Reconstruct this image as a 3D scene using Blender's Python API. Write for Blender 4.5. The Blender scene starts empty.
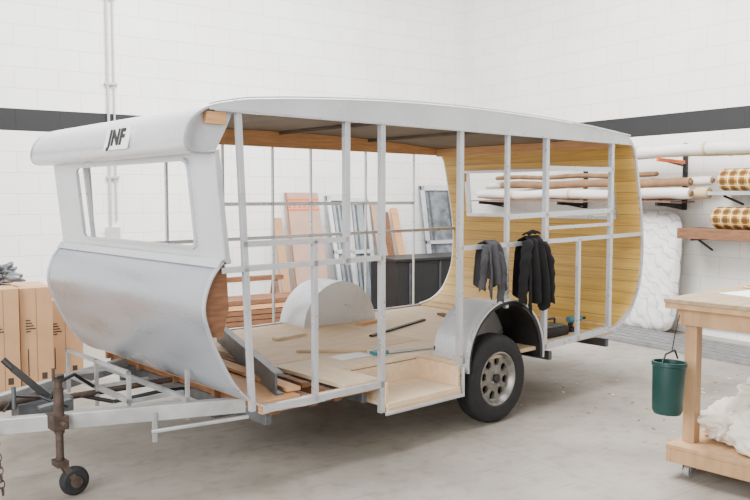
import bpy, bmesh, math, random
from mathutils import Vector, Matrix, noise
random.seed(7)
ANG = math.radians(8)

# ---------------------------------------------------------------- materials
def lin(c):
    r = []
    for v in c:
        v /= 255.0
        r.append(v/12.92 if v <= 0.04045 else ((v+0.055)/1.055)**2.4)
    return (r[0], r[1], r[2], 1)

def newmat(name):
    m = bpy.data.materials.new(name); m.use_nodes = True
    nt = m.node_tree
    return m, nt, nt.nodes, nt.links, nt.nodes['Principled BSDF']

def smat(name, rgb, rough=.55, metal=0.0, var=.12, ns=6.0, bump=0.0, stretch=(1,1,1), detail=4, bd=.01, rvar=0.0):
    m, nt, N, L, B = newmat(name)
    tc = N.new('ShaderNodeTexCoord'); mp = N.new('ShaderNodeMapping')
    mp.inputs['Scale'].default_value = stretch
    nz = N.new('ShaderNodeTexNoise'); nz.inputs['Scale'].default_value = ns
    nz.inputs['Detail'].default_value = detail
    L.new(tc.outputs['Object'], mp.inputs[0]); L.new(mp.outputs[0], nz.inputs['Vector'])
    r = N.new('ShaderNodeValToRGB')
    c = lin(rgb)
    r.color_ramp.elements[0].position = .3; r.color_ramp.elements[1].position = .7
    r.color_ramp.elements[0].color = tuple(max(0, v*(1-var)) for v in c[:3])+(1,)
    r.color_ramp.elements[1].color = tuple(min(1, v*(1+var*.6)) for v in c[:3])+(1,)
    L.new(nz.outputs['Fac'], r.inputs[0]); L.new(r.outputs[0], B.inputs['Base Color'])
    B.inputs['Roughness'].default_value = rough; B.inputs['Metallic'].default_value = metal
    if rvar:
        mr = N.new('ShaderNodeMapRange'); mr.inputs['From Min'].default_value = .3; mr.inputs['From Max'].default_value = .7
        mr.inputs['To Min'].default_value = rough-rvar; mr.inputs['To Max'].default_value = rough+rvar
        L.new(nz.outputs['Fac'], mr.inputs['Value']); L.new(mr.outputs[0], B.inputs['Roughness'])
    if bump:
        b = N.new('ShaderNodeBump'); b.inputs['Strength'].default_value = bump
        b.inputs['Distance'].default_value = bd
        L.new(nz.outputs['Fac'], b.inputs['Height']); L.new(b.outputs[0], B.inputs['Normal'])
    return m

def wallmat(name, axis, base):
    m, nt, N, L, B = newmat(name)
    tc = N.new('ShaderNodeTexCoord'); sp = N.new('ShaderNodeSeparateXYZ')
    L.new(tc.outputs['Object'], sp.inputs[0])
    sub = N.new('ShaderNodeMath'); sub.operation = 'SUBTRACT'; sub.inputs[1].default_value = 2.32
    L.new(sp.outputs['Z'], sub.inputs[0])
    cb = N.new('ShaderNodeCombineXYZ')
    L.new(sp.outputs[axis], cb.inputs['X']); L.new(sub.outputs[0], cb.inputs['Y'])
    br = N.new('ShaderNodeTexBrick')
    br.inputs['Scale'].default_value = 1
    br.inputs['Brick Width'].default_value = .47; br.inputs['Row Height'].default_value = .235
    br.inputs['Mortar Size'].default_value = .005; br.inputs['Mortar Smooth'].default_value = .6
    c = lin(base)
    br.inputs['Color1'].default_value = c
    br.inputs['Color2'].default_value = tuple(v*.97 for v in c[:3])+(1,)
    br.inputs['Mortar'].default_value = tuple(v*.78 for v in c[:3])+(1,)
    L.new(cb.outputs[0], br.inputs['Vector'])
    nz = N.new('ShaderNodeTexNoise'); nz.inputs['Scale'].default_value = 1.3; nz.inputs['Detail'].default_value = 6
    L.new(tc.outputs['Object'], nz.inputs['Vector'])
    rr = N.new('ShaderNodeValToRGB'); rr.color_ramp.elements[0].position = .3; rr.color_ramp.elements[1].position = .65
    rr.color_ramp.elements[0].color = (.92, .91, .895, 1); rr.color_ramp.elements[1].color = (1, 1, 1, 1)
    L.new(nz.outputs['Fac'], rr.inputs[0])
    mu = N.new('ShaderNodeMixRGB'); mu.blend_type = 'MULTIPLY'; mu.inputs[0].default_value = 1
    L.new(br.outputs['Color'], mu.inputs[1]); L.new(rr.outputs[0], mu.inputs[2])
    g = N.new('ShaderNodeMath'); g.operation = 'GREATER_THAN'; g.inputs[1].default_value = 2.32
    l = N.new('ShaderNodeMath'); l.operation = 'LESS_THAN'; l.inputs[1].default_value = 2.565
    a = N.new('ShaderNodeMath'); a.operation = 'MULTIPLY'
    L.new(sp.outputs['Z'], g.inputs[0]); L.new(sp.outputs['Z'], l.inputs[0])
    L.new(g.outputs[0], a.inputs[0]); L.new(l.outputs[0], a.inputs[1])
    mx = N.new('ShaderNodeMixRGB'); mx.inputs[2].default_value = lin((26, 27, 29))
    L.new(a.outputs[0], mx.inputs[0]); L.new(mu.outputs[0], mx.inputs[1])
    L.new(mx.outputs[0], B.inputs['Base Color']); B.inputs['Roughness'].default_value = .7
    n2 = N.new('ShaderNodeTexNoise'); n2.inputs['Scale'].default_value = 60
    L.new(tc.outputs['Object'], n2.inputs['Vector'])
    ad = N.new('ShaderNodeMath'); ad.operation = 'MULTIPLY_ADD'; ad.inputs[1].default_value = -1
    L.new(br.outputs['Fac'], ad.inputs[0]); 
    sc = N.new('ShaderNodeMath'); sc.operation = 'MULTIPLY'; sc.inputs[1].default_value = .25
    L.new(n2.outputs['Fac'], sc.inputs[0]); L.new(sc.outputs[0], ad.inputs[2])
    b = N.new('ShaderNodeBump'); b.inputs['Strength'].default_value = .45; b.inputs['Distance'].default_value = .008
    L.new(ad.outputs[0], b.inputs['Height']); L.new(b.outputs[0], B.inputs['Normal'])
    return m

def floormat():
    m, nt, N, L, B = newmat('concrete_floor')
    tc = N.new('ShaderNodeTexCoord')
    def nzn(s, d, st=(1, 1, 1)):
        mp = N.new('ShaderNodeMapping'); mp.inputs['Scale'].default_value = st
        L.new(tc.outputs['Object'], mp.inputs[0])
        n = N.new('ShaderNodeTexNoise'); n.inputs['Scale'].default_value = s; n.inputs['Detail'].default_value = d
        L.new(mp.outputs[0], n.inputs['Vector']); return n
    n1 = nzn(.9, 7); n2 = nzn(9, 8); n3 = nzn(3, 5, (1, 12, 1)); n4 = nzn(38, 3); n5 = nzn(2.2, 9)
    r1 = N.new('ShaderNodeValToRGB')
    r1.color_ramp.elements[0].position = .32; r1.color_ramp.elements[1].position = .68
    r1.color_ramp.elements[0].color = lin((136, 130, 121)); r1.color_ramp.elements[1].color = lin((166, 159, 149))
    L.new(n1.outputs['Fac'], r1.inputs[0])
    def ramp(n, p0, p1, c0, c1):
        r = N.new('ShaderNodeValToRGB'); r.color_ramp.elements[0].position = p0; r.color_ramp.elements[1].position = p1
        r.color_ramp.elements[0].color = c0+(1,); r.color_ramp.elements[1].color = c1+(1,)
        L.new(n.outputs['Fac'], r.inputs[0]); return r
    r2 = ramp(n2, .28, .5, (.74, .72, .69), (1, 1, 1)); r3 = ramp(n3, .58, .72, (1, 1, 1), (.78, .77, .75)); r4 = ramp(n4, .24, .31, (.55, .52, .48), (1, 1, 1)); r5 = ramp(n5, .35, .55, (.86, .84, .81), (1, 1, 1))
    prev = r1.outputs[0]
    br = N.new('ShaderNodeTexBrick'); br.offset = 0
    br.inputs['Scale'].default_value = 1; br.inputs['Brick Width'].default_value = 4.4; br.inputs['Row Height'].default_value = 4.4
    br.inputs['Mortar Size'].default_value = .004
    br.inputs['Color1'].default_value = (1, 1, 1, 1); br.inputs['Color2'].default_value = (.97, .97, .97, 1); br.inputs['Mortar'].default_value = (.76, .74, .71, 1)
    mp = N.new('ShaderNodeMapping'); mp.inputs['Location'].default_value = (1.0, 1.9, 0)
    L.new(tc.outputs['Object'], mp.inputs[0]); L.new(mp.outputs[0], br.inputs['Vector'])
    for o, f in ((r2.outputs[0], .8), (r3.outputs[0], 1), (r4.outputs[0], 1), (r5.outputs[0], 1), (br.outputs['Color'], 1)):
        mm = N.new('ShaderNodeMixRGB'); mm.blend_type = 'MULTIPLY'; mm.inputs[0].default_value = f
        L.new(prev, mm.inputs[1]); L.new(o, mm.inputs[2]); prev = mm.outputs[0]
    L.new(prev, B.inputs['Base Color']); B.inputs['Roughness'].default_value = .62
    return m

def plankmat(name, rgb, row=.095):
    m, nt, N, L, B = newmat(name)
    tc = N.new('ShaderNodeTexCoord'); sp = N.new('ShaderNodeSeparateXYZ'); L.new(tc.outputs['Object'], sp.inputs[0])
    dv = N.new('ShaderNodeMath'); dv.operation = 'DIVIDE'; dv.inputs[1].default_value = row
    fr = N.new('ShaderNodeMath'); fr.operation = 'FRACT'; fl = N.new('ShaderNodeMath'); fl.operation = 'FLOOR'
    L.new(sp.outputs['Z'], dv.inputs[0]); L.new(dv.outputs[0], fr.inputs[0]); L.new(dv.outputs[0], fl.inputs[0])
    lt = N.new('ShaderNodeMath'); lt.operation = 'LESS_THAN'; lt.inputs[1].default_value = .06; L.new(fr.outputs[0], lt.inputs[0])
    wn = N.new('ShaderNodeTexWhiteNoise'); wn.noise_dimensions = '1D'; L.new(fl.outputs[0], wn.inputs['W'])
    mp = N.new('ShaderNodeMapping'); mp.inputs['Scale'].default_value = (2, 1.0, 26); L.new(tc.outputs['Object'], mp.inputs[0])
    nz = N.new('ShaderNodeTexNoise'); nz.inputs['Scale'].default_value = 2.4; nz.inputs['Detail'].default_value = 8; nz.inputs['Distortion'].default_value = .6; L.new(mp.outputs[0], nz.inputs['Vector'])
    r = N.new('ShaderNodeValToRGB'); c = lin(rgb)
    r.color_ramp.elements[0].color = (c[0]*.70, c[1]*.64, c[2]*.55, 1); r.color_ramp.elements[1].color = tuple(min(1, v*1.2) for v in c[:3])+(1,)
    r.color_ramp.elements[0].position = .25; r.color_ramp.elements[1].position = .75
    av = N.new('ShaderNodeMath'); av.operation = 'MULTIPLY_ADD'; av.inputs[1].default_value = .25
    L.new(wn.outputs['Value'], av.inputs[0]); 
    sc = N.new('ShaderNodeMath'); sc.operation = 'MULTIPLY'; sc.inputs[1].default_value = .8; L.new(nz.outputs['Fac'], sc.inputs[0]); L.new(sc.outputs[0], av.inputs[2])
    L.new(av.outputs[0], r.inputs[0])
    mx = N.new('ShaderNodeMixRGB'); mx.inputs[2].default_value = tuple(v*.5 for v in c[:3])+(1,)
    L.new(lt.outputs[0], mx.inputs[0]); L.new(r.outputs[0], mx.inputs[1]); L.new(mx.outputs[0], B.inputs['Base Color'])
    B.inputs['Roughness'].default_value = .35
    return m

def plaidmat():
    m, nt, N, L, B = newmat('yellow_plaid')
    tc = N.new('ShaderNodeTexCoord'); sp = N.new('ShaderNodeSeparateXYZ'); L.new(tc.outputs['Object'], sp.inputs[0])
    at = N.new('ShaderNodeMath'); at.operation = 'ARCTAN2'; L.new(sp.outputs['Z'], at.inputs[0]); L.new(sp.outputs['X'], at.inputs[1])
    def band(sock, size, th, off=0.0):
        d = N.new('ShaderNodeMath'); d.operation = 'MULTIPLY_ADD'; d.inputs[1].default_value = 1/size; d.inputs[2].default_value = off
        f = N.new('ShaderNodeMath'); f.operation = 'FRACT'; l = N.new('ShaderNodeMath'); l.operation = 'LESS_THAN'; l.inputs[1].default_value = th
        L.new(sock, d.inputs[0]); L.new(d.outputs[0], f.inputs[0]); L.new(f.outputs[0], l.inputs[0]); return l.outputs[0]
    cur = N.new('ShaderNodeRGB'); cur.outputs[0].default_value = lin((214, 158, 44)); prev = cur.outputs[0]
    for s, col, fac in ((band(sp.outputs['Y'], .11, .48), (46, 38, 26), .72), (band(at.outputs[0], .785, .45), (46, 38, 26), .72),
                        (band(sp.outputs['Y'], .11, .07, .35), (244, 238, 214), .7), (band(at.outputs[0], .785, .08, .35), (244, 238, 214), .7),
                        (band(sp.outputs['Y'], .11, .06, .78), (150, 40, 26), .7)):
        h = N.new('ShaderNodeMath'); h.operation = 'MULTIPLY'; h.inputs[1].default_value = fac; L.new(s, h.inputs[0])
        mx = N.new('ShaderNodeMixRGB'); mx.inputs[2].default_value = lin(col); L.new(h.outputs[0], mx.inputs[0]); L.new(prev, mx.inputs[1]); prev = mx.outputs[0]
    L.new(prev, B.inputs['Base Color']); B.inputs['Roughness'].default_value = .95
    return m

def tickingmat():
    m, nt, N, L, B = newmat('mattress_ticking')
    tc = N.new('ShaderNodeTexCoord')
    wv = N.new('ShaderNodeTexWave'); wv.wave_type = 'RINGS'; wv.inputs['Scale'].default_value = 2.6; wv.inputs['Distortion'].default_value = 9; wv.inputs['Detail'].default_value = 1.5; wv.inputs['Detail Scale'].default_value = 2.2
    L.new(tc.outputs['Object'], wv.inputs['Vector'])
    r = N.new('ShaderNodeValToRGB'); r.color_ramp.elements[0].position = .03; r.color_ramp.elements[1].position = .14
    r.color_ramp.elements[0].color = lin((196, 196, 198)); r.color_ramp.elements[1].color = lin((236, 234, 231))
    L.new(wv.outputs['Fac'], r.inputs[0]); L.new(r.outputs[0], B.inputs['Base Color']); B.inputs['Roughness'].default_value = .85
    return m

M = {}
M['wall_b'] = wallmat('painted_block_back', 'X', (245, 244, 242))
M['wall_r'] = wallmat('painted_block_right', 'Y', (240, 238, 234))
M['floor'] = floormat()
M['white'] = smat('white_aluminium', (212, 215, 219), .30, .4, .09, 3, .12, bd=.02, rvar=.08)
M['panel'] = smat('dull_aluminium_skin', (186, 192, 202), .33, .6, .12, 2.4, .18, stretch=(1, .6, 2.4), bd=.03, rvar=.12)
M['strip'] = smat('aluminium_angle', (206, 209, 214), .32, .6, .08, 9, rvar=.08)
M['under'] = smat('roof_underside', (112, 102, 90), .75, 0, .2, 4)
M['ply'] = smat('plywood', (214, 184, 148), .6, 0, .15, 3, stretch=(1.2, 7, 7), detail=8)
M['ply2'] = smat('plywood_pale', (224, 200, 168), .6, 0, .12, 3, stretch=(7, 1.2, 7), detail=8)
M['timber'] = smat('pine_timber', (212, 160, 110), .6, 0, .22, 4, stretch=(1, 1, 14), detail=8)
M['timber_d'] = smat('old_timber', (124, 84, 56), .7, 0, .35, 5, stretch=(2, 2, 12), detail=8)
M['ochre'] = plankmat('ochre_lining_boards', (200, 163, 84))
M['rubber'] = smat('tyre_rubber', (30, 30, 32), .8, 0, .3, 20, .2)
M['black'] = smat('black_paint', (18, 18, 20), .5, 0, .3, 12)
M['steel'] = smat('galvanised_steel', (150, 150, 150), .45, .5, .2, 12)
M['rim'] = smat('wheel_rim_silver', (136, 134, 128), .4, .6, .3, 25)
M['rust'] = smat('rusty_steel', (80, 66, 57), .7, .35, .5, 18, .4)
M['chalk'] = smat('galvanised_box_section', (178, 179, 179), .42, .45, .24, 7, rvar=.12)
M['greym'] = smat('grey_metal', (100, 103, 106), .45, .5, .25, 14)
M['card'] = smat('cardboard', (184, 144, 106), .85, 0, .1, 5)
M['card_d'] = smat('cardboard_edge', (128, 95, 66), .85, 0, .2, 5)
M['ink'] = smat('printed_ink', (60, 50, 44), .8, 0, .2, 10)
M['bench'] = smat('bench_top_board', (162, 138, 108), .6, 0, .26, 5, stretch=(1, 5, 5), detail=8)
M['benchw'] = smat('bench_softwood', (186, 148, 108), .6, 0, .22, 4, stretch=(4, 4, 1), detail=8)
M['green'] = smat('dark_teal_plastic', (10, 58, 54), .4, 0, .2, 6)
M['cloth_w'] = smat('dust_sheet', (222, 214, 200), .9, 0, .18, 6, .3)
M['jblack'] = smat('black_cloth', (12, 12, 15), .95, 0, .4, 12, .4)
M['jgrey'] = smat('grey_cloth', (66, 65, 68), .95, 0, .3, 12, .4)
M['matt'] = tickingmat()
M['plaid'] = plaidmat()
M['roll_t'] = smat('tan_roll', (194, 170, 134), .7, 0, .18, 5)
M['roll_w'] = smat('wrapped_roll', (226, 220, 212), .4, 0, .24, 7, .5, stretch=(1, .3, 1))
M['roll_b'] = smat('brown_tube', (130, 98, 68), .8, 0, .25, 7)
M['orange'] = smat('orange_paint', (226, 104, 36), .5, 0, .12, 8)
M['pinkb'] = smat('pink_brown_board', (178, 146, 128), .7, 0, .1, 4)
M['glass_g'] = smat('dusty_glass', (150, 160, 166), .15, .1, .4, 3)
M['glass_d'] = smat('dark_patterned_glass', (120, 126, 132), .2, .1, .55, 9)
M['paper'] = smat('white_paper', (248, 248, 248), .8, 0, .03, 5)
M['teal'] = smat('teal_plastic', (60, 130, 140), .5, 0, .1, 5)
M['pipe'] = smat('grey_conduit', (182, 180, 177), .5, 0, .1, 8)
M['letter'] = smat('dark_grey_lettering', (34, 34, 36), .6, 0, .2, 30)

# ---------------------------------------------------------------- mesh builder
class Mb:
    def __init__(s, name): s.name = name; s.v = []; s.f = []; s.mi = []; s.mats = []
    def m(s, k):
        if k not in s.mats: s.mats.append(k)
        return s.mats.index(k)
    def add(s, v, f, k):
        o = len(s.v); i = s.m(k)
        s.v += [Vector(p) for p in v]
        for q in f: s.f.append([o+a for a in q]); s.mi.append(i)
        return s
    def bx(s, x0, x1, y0, y1, z0, z1, k):
        v = [(x, y, z) for x in (x0, x1) for y in (y0, y1) for z in (z0, z1)]
        return s.add(v, [(0, 1, 3, 2), (4, 6, 7, 5), (0, 4, 5, 1), (2, 3, 7, 6), (0, 2, 6, 4), (1, 5, 7, 3)], k)
    def beam(s, p0, p1, w, h, k, up=(0, 0, 1)):
        p0 = Vector(p0); p1 = Vector(p1); d = (p1-p0).normalized(); up = Vector(up)
        if abs(d.dot(up)) > .98: up = Vector((0, 1, 0))
        sd = d.cross(up).normalized(); u = sd.cross(d).normalized()
        v = []
        for p in (p0, p1):
            for a in (-.5, .5):
                for b in (-.5, .5): v.append(p+sd*w*a+u*h*b)
        return s.add(v, [(0, 1, 3, 2), (4, 6, 7, 5), (0, 4, 5, 1), (2, 3, 7, 6), (0, 2, 6, 4), (1, 5, 7, 3)], k)
    def cyl(s, p0, p1, r0, k, r1=None, n=16):
        if r1 is None: r1 = r0
        p0 = Vector(p0); p1 = Vector(p1); d = (p1-p0).normalized()
        up = Vector((0, 0, 1)) if abs(d.z) < .9 else Vector((1, 0, 0))
        a = d.cross(up).normalized(); b = d.cross(a)
        v = []
        for p, r in ((p0, r0), (p1, r1)):
            for i in range(n):
                t = 2*math.pi*i/n; v.append(p+a*math.cos(t)*r+b*math.sin(t)*r)
        f = [(i, (i+1) % n, n+(i+1) % n, n+i) for i in range(n)]+[tuple(range(n))[::-1], tuple(range(n, 2*n))]
        return s.add(v, f, k)
    def tube(s, pts, r, k, n=10):
        for a, b in zip(pts[:-1], pts[1:]): s.cyl(a, b, r, k, n=n)
        return s
    def sheet(s, prof, y0, y1, th, k):
        n = len(prof); off = []
        for i in range(n):
            a = Vector(prof[max(0, i-1)]); b = Vector(prof[min(n-1, i+1)]); d = (b-a).normalized()
            off.append((prof[i][0]-d.y*th, prof[i][1]+d.x*th))
        v = []
        for i in range(n):
            v += [(prof[i][0], y0, prof[i][1]), (prof[i][0], y1, prof[i][1]), (off[i][0], y1, off[i][1]), (off[i][0], y0, off[i][1])]
        f = []
        for i in range(n-1):
            a = 4*i; b = a+4
            for j in range(4): f.append((a+j, a+(j+1) % 4, b+(j+1) % 4, b+j))
        f += [(0, 1, 2, 3), (4*n-4, 4*n-1, 4*n-2, 4*n-3)]
        return s.add(v, f, k)
    def fascia(s, prof, y0, y1, zb, k):
        n = len(prof); v = []
        for a, b in prof: v += [(a, y0, b), (a, y1, b), (a, y1, zb), (a, y0, zb)]
        f = []
        for i in range(n-1):
            for j in range(4): f.append((4*i+j, 4*i+(j+1) % 4, 4*i+4+(j+1) % 4, 4*i+4+j))
        f += [(0, 1, 2, 3), (4*n-4, 4*n-1, 4*n-2, 4*n-3)]
        return s.add(v, f, k)
    def lathe(s, prof, c, ax, k, n=40):
        c = Vector(c); ax = Vector(ax).normalized()
        up = Vector((0, 0, 1)) if abs(ax.z) < .9 else Vector((1, 0, 0))
        a = ax.cross(up).normalized(); b = ax.cross(a)
        v = []
        for r, h in prof:
            for i in range(n):
                t = 2*math.pi*i/n; v.append(c+ax*h+a*math.cos(t)*r+b*math.sin(t)*r)
        f = []
        for j in range(len(prof)-1):
            for i in range(n): f.append((j*n+i, j*n+(i+1) % n, (j+1)*n+(i+1) % n, (j+1)*n+i))
        return s.add(v, f, k)
    def grid(s, fn, nu, nv, k):
        v = [fn(i/nu, j/nv) for j in range(nv+1) for i in range(nu+1)]
        f = [(j*(nu+1)+i, j*(nu+1)+i+1, (j+1)*(nu+1)+i+1, (j+1)*(nu+1)+i) for j in range(nv) for i in range(nu)]
        return s.add(v, f, k)
    def build(s, origin=(0, 0, 0), ang=0.0, parent=None, bevel=0, solid=0, subd=0, smooth=35):
        o = Vector(origin)
        me = bpy.data.meshes.new(s.name)
        me.from_pydata([tuple(p-o) for p in s.v], [], s.f)
        for k in s.mats: me.materials.append(M[k])
        for p, i in zip(me.polygons, s.mi): p.material_index = i
        bm = bmesh.new(); bm.from_mesh(me); bmesh.ops.recalc_face_normals(bm, faces=bm.faces); bm.to_mesh(me); bm.free()
        for p in me.polygons: p.use_smooth = True
        me.set_sharp_from_angle(angle=math.radians(smooth))
        ob = bpy.data.objects.new(s.name, me); bpy.context.collection.objects.link(ob)
        if parent is not None: ob.parent = parent
        else:
            ob.location = Matrix.Rotation(ang, 3, 'Z') @ o; ob.rotation_euler = (0, 0, ang)
        if solid:
            md = ob.modifiers.new('solid', 'SOLIDIFY'); md.thickness = solid; md.offset = 0
        if bevel:
            md = ob.modifiers.new('bevel', 'BEVEL'); md.width = bevel; md.segments = 2; md.limit_method = 'ANGLE'
        if subd:
            md = ob.modifiers.new('sub', 'SUBSURF'); md.levels = subd; md.render_levels = subd
        return ob

def empty(name, origin, ang):
    e = bpy.data.objects.new(name, None); bpy.context.collection.objects.link(e)
    e.location = Matrix.Rotation(ang, 3, 'Z') @ Vector(origin); e.rotation_euler = (0, 0, ang); e.empty_display_size = .2
    return e

def smooth_pl(pts, n=5):
    out = []
    P = [Vector(p) for p in pts]
    for i in range(len(P)-1):
        p0 = P[max(0, i-1)]; p1 = P[i]; p2 = P[i+1]; p3 = P[min(len(P)-1, i+2)]
        for j in range(n):
            t = j/n
            q = .5*((2*p1)+(-p0+p2)*t+(2*p0-5*p1+4*p2-p3)*t*t+(-p0+3*p1-3*p2+p3)*t**3)
            out.append(tuple(q))
    out.append(tuple(P[-1])); return out

def clipz(pl, z0, z1):
    out = []
    for a, b in zip(pl[:-1], pl[1:]):
        za, zb = a[1], b[1]
        ta, tb = 0.0, 1.0
        if za == zb: continue
        f = lambda z: (z-za)/(zb-za)
        if za > z1: ta = f(z1)
        if zb < z0: tb = f(z0)
        if ta >= tb or ta > 1 or tb < 0: continue
        for t in (ta, tb):
            q = (a[0]+(b[0]-a[0])*t, za+(zb-za)*t)
            if not out or (abs(out[-1][0]-q[0])+abs(out[-1][1]-q[1])) > 1e-6: out.append(q)
    return out

# ---------------------------------------------------------------- room (world axes)
WX, WY = 8.16, 9.61
Mb('floor').bx(-4, WX+.2, -4, WY+.2, -.1, 0, 'floor').build(origin=(0, 0, 0))
Mb('wall_back').bx(-4, WX+.2, WY, WY+.2, 0, 6, 'wall_b').build()
Mb('wall_right').bx(WX, WX+.2, -4, WY, 0, 6, 'wall_r').build()

p = Mb('conduit_pipe')
p.cyl((2.66, WY-.03, 1.15), (2.66, WY-.03, 5.9), .016, 'pipe'); p.cyl((2.73, WY-.03, 1.3), (2.73, WY-.03, 5.9), .012, 'pipe')
p.bx(2.60, 2.76, WY-.06, WY-.002, 1.08, 1.22, 'white')
for z in (1.8, 2.9, 3.9): p.bx(2.62, 2.77, WY-.05, WY-.002, z, z+.03, 'pipe')
p.build(origin=(2.7, WY-.03, 1.1))

# ---------------------------------------------------------------- caravan
CO = (4.1, 4.56, 0)
car = empty('caravan', CO, ANG)
def part(mb, **k): return mb.build(origin=CO, parent=car, **k)
YN, YF = 3.48, 5.65

low = smooth_pl([(2.10, 1.25), (2.03, 1.16), (1.99, 1.03), (2.015, .90), (2.09, .73), (2.19, .57), (2.33, .47), (2.55, .43), (2.75, .43)])
nose = smooth_pl([(2.05, 1.80), (1.965, 1.797), (1.918, 1.808), (1.897, 1.85), (1.912, 1.925), (1.96, 1.99), (2.05, 2.038), (2.20, 2.07)])
roofp = smooth_pl([(2.20, 2.07), (2.6, 2.105), (3.2, 2.14), (3.9, 2.155), (4.7, 2.145), (5.4, 2.115), (5.95, 2.075)])
def roofz(x):
    for a, b in zip(roofp[:-1], roofp[1:]):
        if a[0] <= x <= b[0]: return a[1]+(b[1]-a[1])*(x-a[0])/(b[0]-a[0])
    return 2.075
rear = smooth_pl([(5.95, 2.075), (6.05, 1.99), (6.09, 1.88), (6.13, 1.72), (6.19, 1.45), (6.22, 1.21), (6.215, 1.0), (6.18, .83), (6.10, .68), (6.0, .58), (5.86, .51), (5.7, .48)])

m = Mb('front_lower_panel'); m.sheet(low, YN, YF, .006, 'panel')
m.sheet([(2.12, 1.275), (2.085, 1.262), (2.06, 1.225)], YN-.004, YF, .008, 'white')
part(m)
m = Mb('roof_nose'); m.sheet(nose, YN-.01, YF+.01, -.006, 'white')
part(m)
m = Mb('roof_skin'); m.sheet(roofp, YN-.01, YF+.01, -.006, 'white')
m.sheet([(a, b-.012) for a, b in roofp], YN+.03, YF-.03, -.01, 'under'); part(m)
def fw(z): return 2.05+(1.82-z)*.10
m = Mb('front_window_panel')
def fpan(y0, y1, z0, z1, dx=0, th=.006, k='white'):
    m.sheet([(fw(z1)+dx, z1), (fw(z0)+dx, z0)], y0, y1, th, k)
fpan(YN, 3.74, 1.25, 1.815); fpan(5.24, YF, 1.25, 1.815); fpan(3.74, 5.24, 1.25, 1.31); fpan(3.74, 5.24, 1.775, 1.815)
for cy, cz, sy, sz in ((3.74, 1.31, 1, 1), (5.24, 1.31, -1, 1), (3.74, 1.775, 1, -1), (5.24, 1.775, -1, -1)):
    R = .05; arc = [(cy+sy*R*(1-math.cos(t)), cz+sz*R*(1-math.sin(t))) for t in [math.pi/2*i/6 for i in range(7)]]
    pts = [(cy, cz)]+arc
    v = [(fw(z)-.001, y, z) for y, z in pts]+[(fw(z)+.006, y, z) for y, z in pts]; n = len(pts)
    m.add(v, [(0, i, i+1) for i in range(1, n-1)]+[(n, n+i+1, n+i) for i in range(1, n-1)]+[(i, i+1, n+i+1, n+i) for i in range(1, n-1)], 'white')
    for (y0, z0), (y1, z1) in zip(arc[:-1], arc[1:]): m.beam((fw(z0)-.006, y0, z0), (fw(z1)-.006, y1, z1), .02, .016, 'strip', (1, 0, 0))
for a in ((3.728, 3.748, 1.35, 1.73), (5.232, 5.252, 1.35, 1.73), (3.78, 5.20, 1.300, 1.318), (3.78, 5.20, 1.768, 1.785)):
    fpan(*a, dx=-.014, th=.022, k='strip')
fpan(5.195, 5.22, 1.31, 1.79, dx=.03, th=.025, k='strip'); fpan(3.76, 3.785, 1.31, 1.79, dx=.03, th=.025, k='strip')
fpan(3.50, 5.62, 1.235, 1.262, dx=.02, th=.03, k='strip')
part(m)

def rearpan(m, dx, th, k, ya, yb):
    pl = [(a+dx, b) for a, b in rear]
    m.sheet(clipz(pl, 1.83, 3), ya, yb, th, k); m.sheet(clipz(pl, .3, 1.40), ya, yb, th, k)
    mid = clipz(pl, 1.40, 1.83); m.sheet(mid, ya, 3.72, th, k); m.sheet(mid, 5.38, yb, th, k)
m = Mb('rear_outer_skin'); rearpan(m, 0, -.004, 'white', YN, YF); part(m)
m = Mb('rear_lining_boards'); rearpan(m, -.02, -.010, 'ochre', YN+.01, YF-.01); part(m)
m = Mb('rear_window_frame')
for y in (3.72, 5.38):
    m.beam((6.15, y, 1.39), (6.10, y, 1.84), .05, .03, 'strip', (1, 0, 0))
m.beam((6.155, 3.70, 1.40), (6.155, 5.40, 1.40), .05, .03, 'strip'); m.beam((6.085, 3.70, 1.83), (6.085, 5.40, 1.83), .05, .025, 'strip')
part(m)

m = Mb('side_rims')
for y0, y1 in ((YN-.006, YN+.024), (YF-.024, YF+.006)):
    m.sheet(low, y0, y1, -.006, 'strip')
    m.sheet(nose, y0-.004, y1-.004, -.009, 'white')
    m.sheet(rear, y0, y1, -.024, 'strip')
    m.sheet([(fw(1.815)+.004, 1.815), (fw(1.25)+.004, 1.25)], y0, y1, .026, 'strip')
front_top = [(a, b) for a, b in nose if a >= 2.02 and b > 1.9]
full = front_top+[(a, b+.004) for a, b in roofp[1:]]
for y in (YN-.014, YF+.006): m.fascia(full, y, y+.008, 2.012, 'white')
m.beam((2.06, YN-.010, 2.012), (5.99, YN-.010, 2.012), .024, .010, 'strip')
m.sheet([(a, b+.006) for a, b in full], YN-.02, YN-.002, .006, 'strip')
part(m)
m = Mb('front_corner_ply_rib')
pr = [q for q in low if q[1] > .84]
v = [(a+.006, YN+.02, b) for a, b in pr]+[(2.10, YN+.02, .86), (2.14, YN+.02, 1.0), (2.13, YN+.02, 1.20)]
v2 = [(a, b+.02, c) for a, b, c in v]; n = len(v)
m.add(v+v2, [tuple(range(n)), tuple(range(n, 2*n))[::-1]]+[(i, (i+1) % n, n+(i+1) % n, n+i) for i in range(n)], 'timber_d'); part(m)
m = Mb('nose_end_plate')
v = [(a+.01, YN+.04, b-.006) for a, b in nose]+[(2.16, YN+.04, 1.95), (2.09, YN+.04, 1.82)]
v2 = [(a, b+.008, c) for a, b, c in v]; n = len(v)
m.add(v+v2, [tuple(range(n)), tuple(range(n, 2*n))[::-1]]+[(i, (i+1) % n, n+(i+1) % n, n+i) for i in range(n)], 'white')
m.bx(2.02, 2.13, YN+.005, YN+.038, 1.945, 2.005, 'timber'); part(m)

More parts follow.
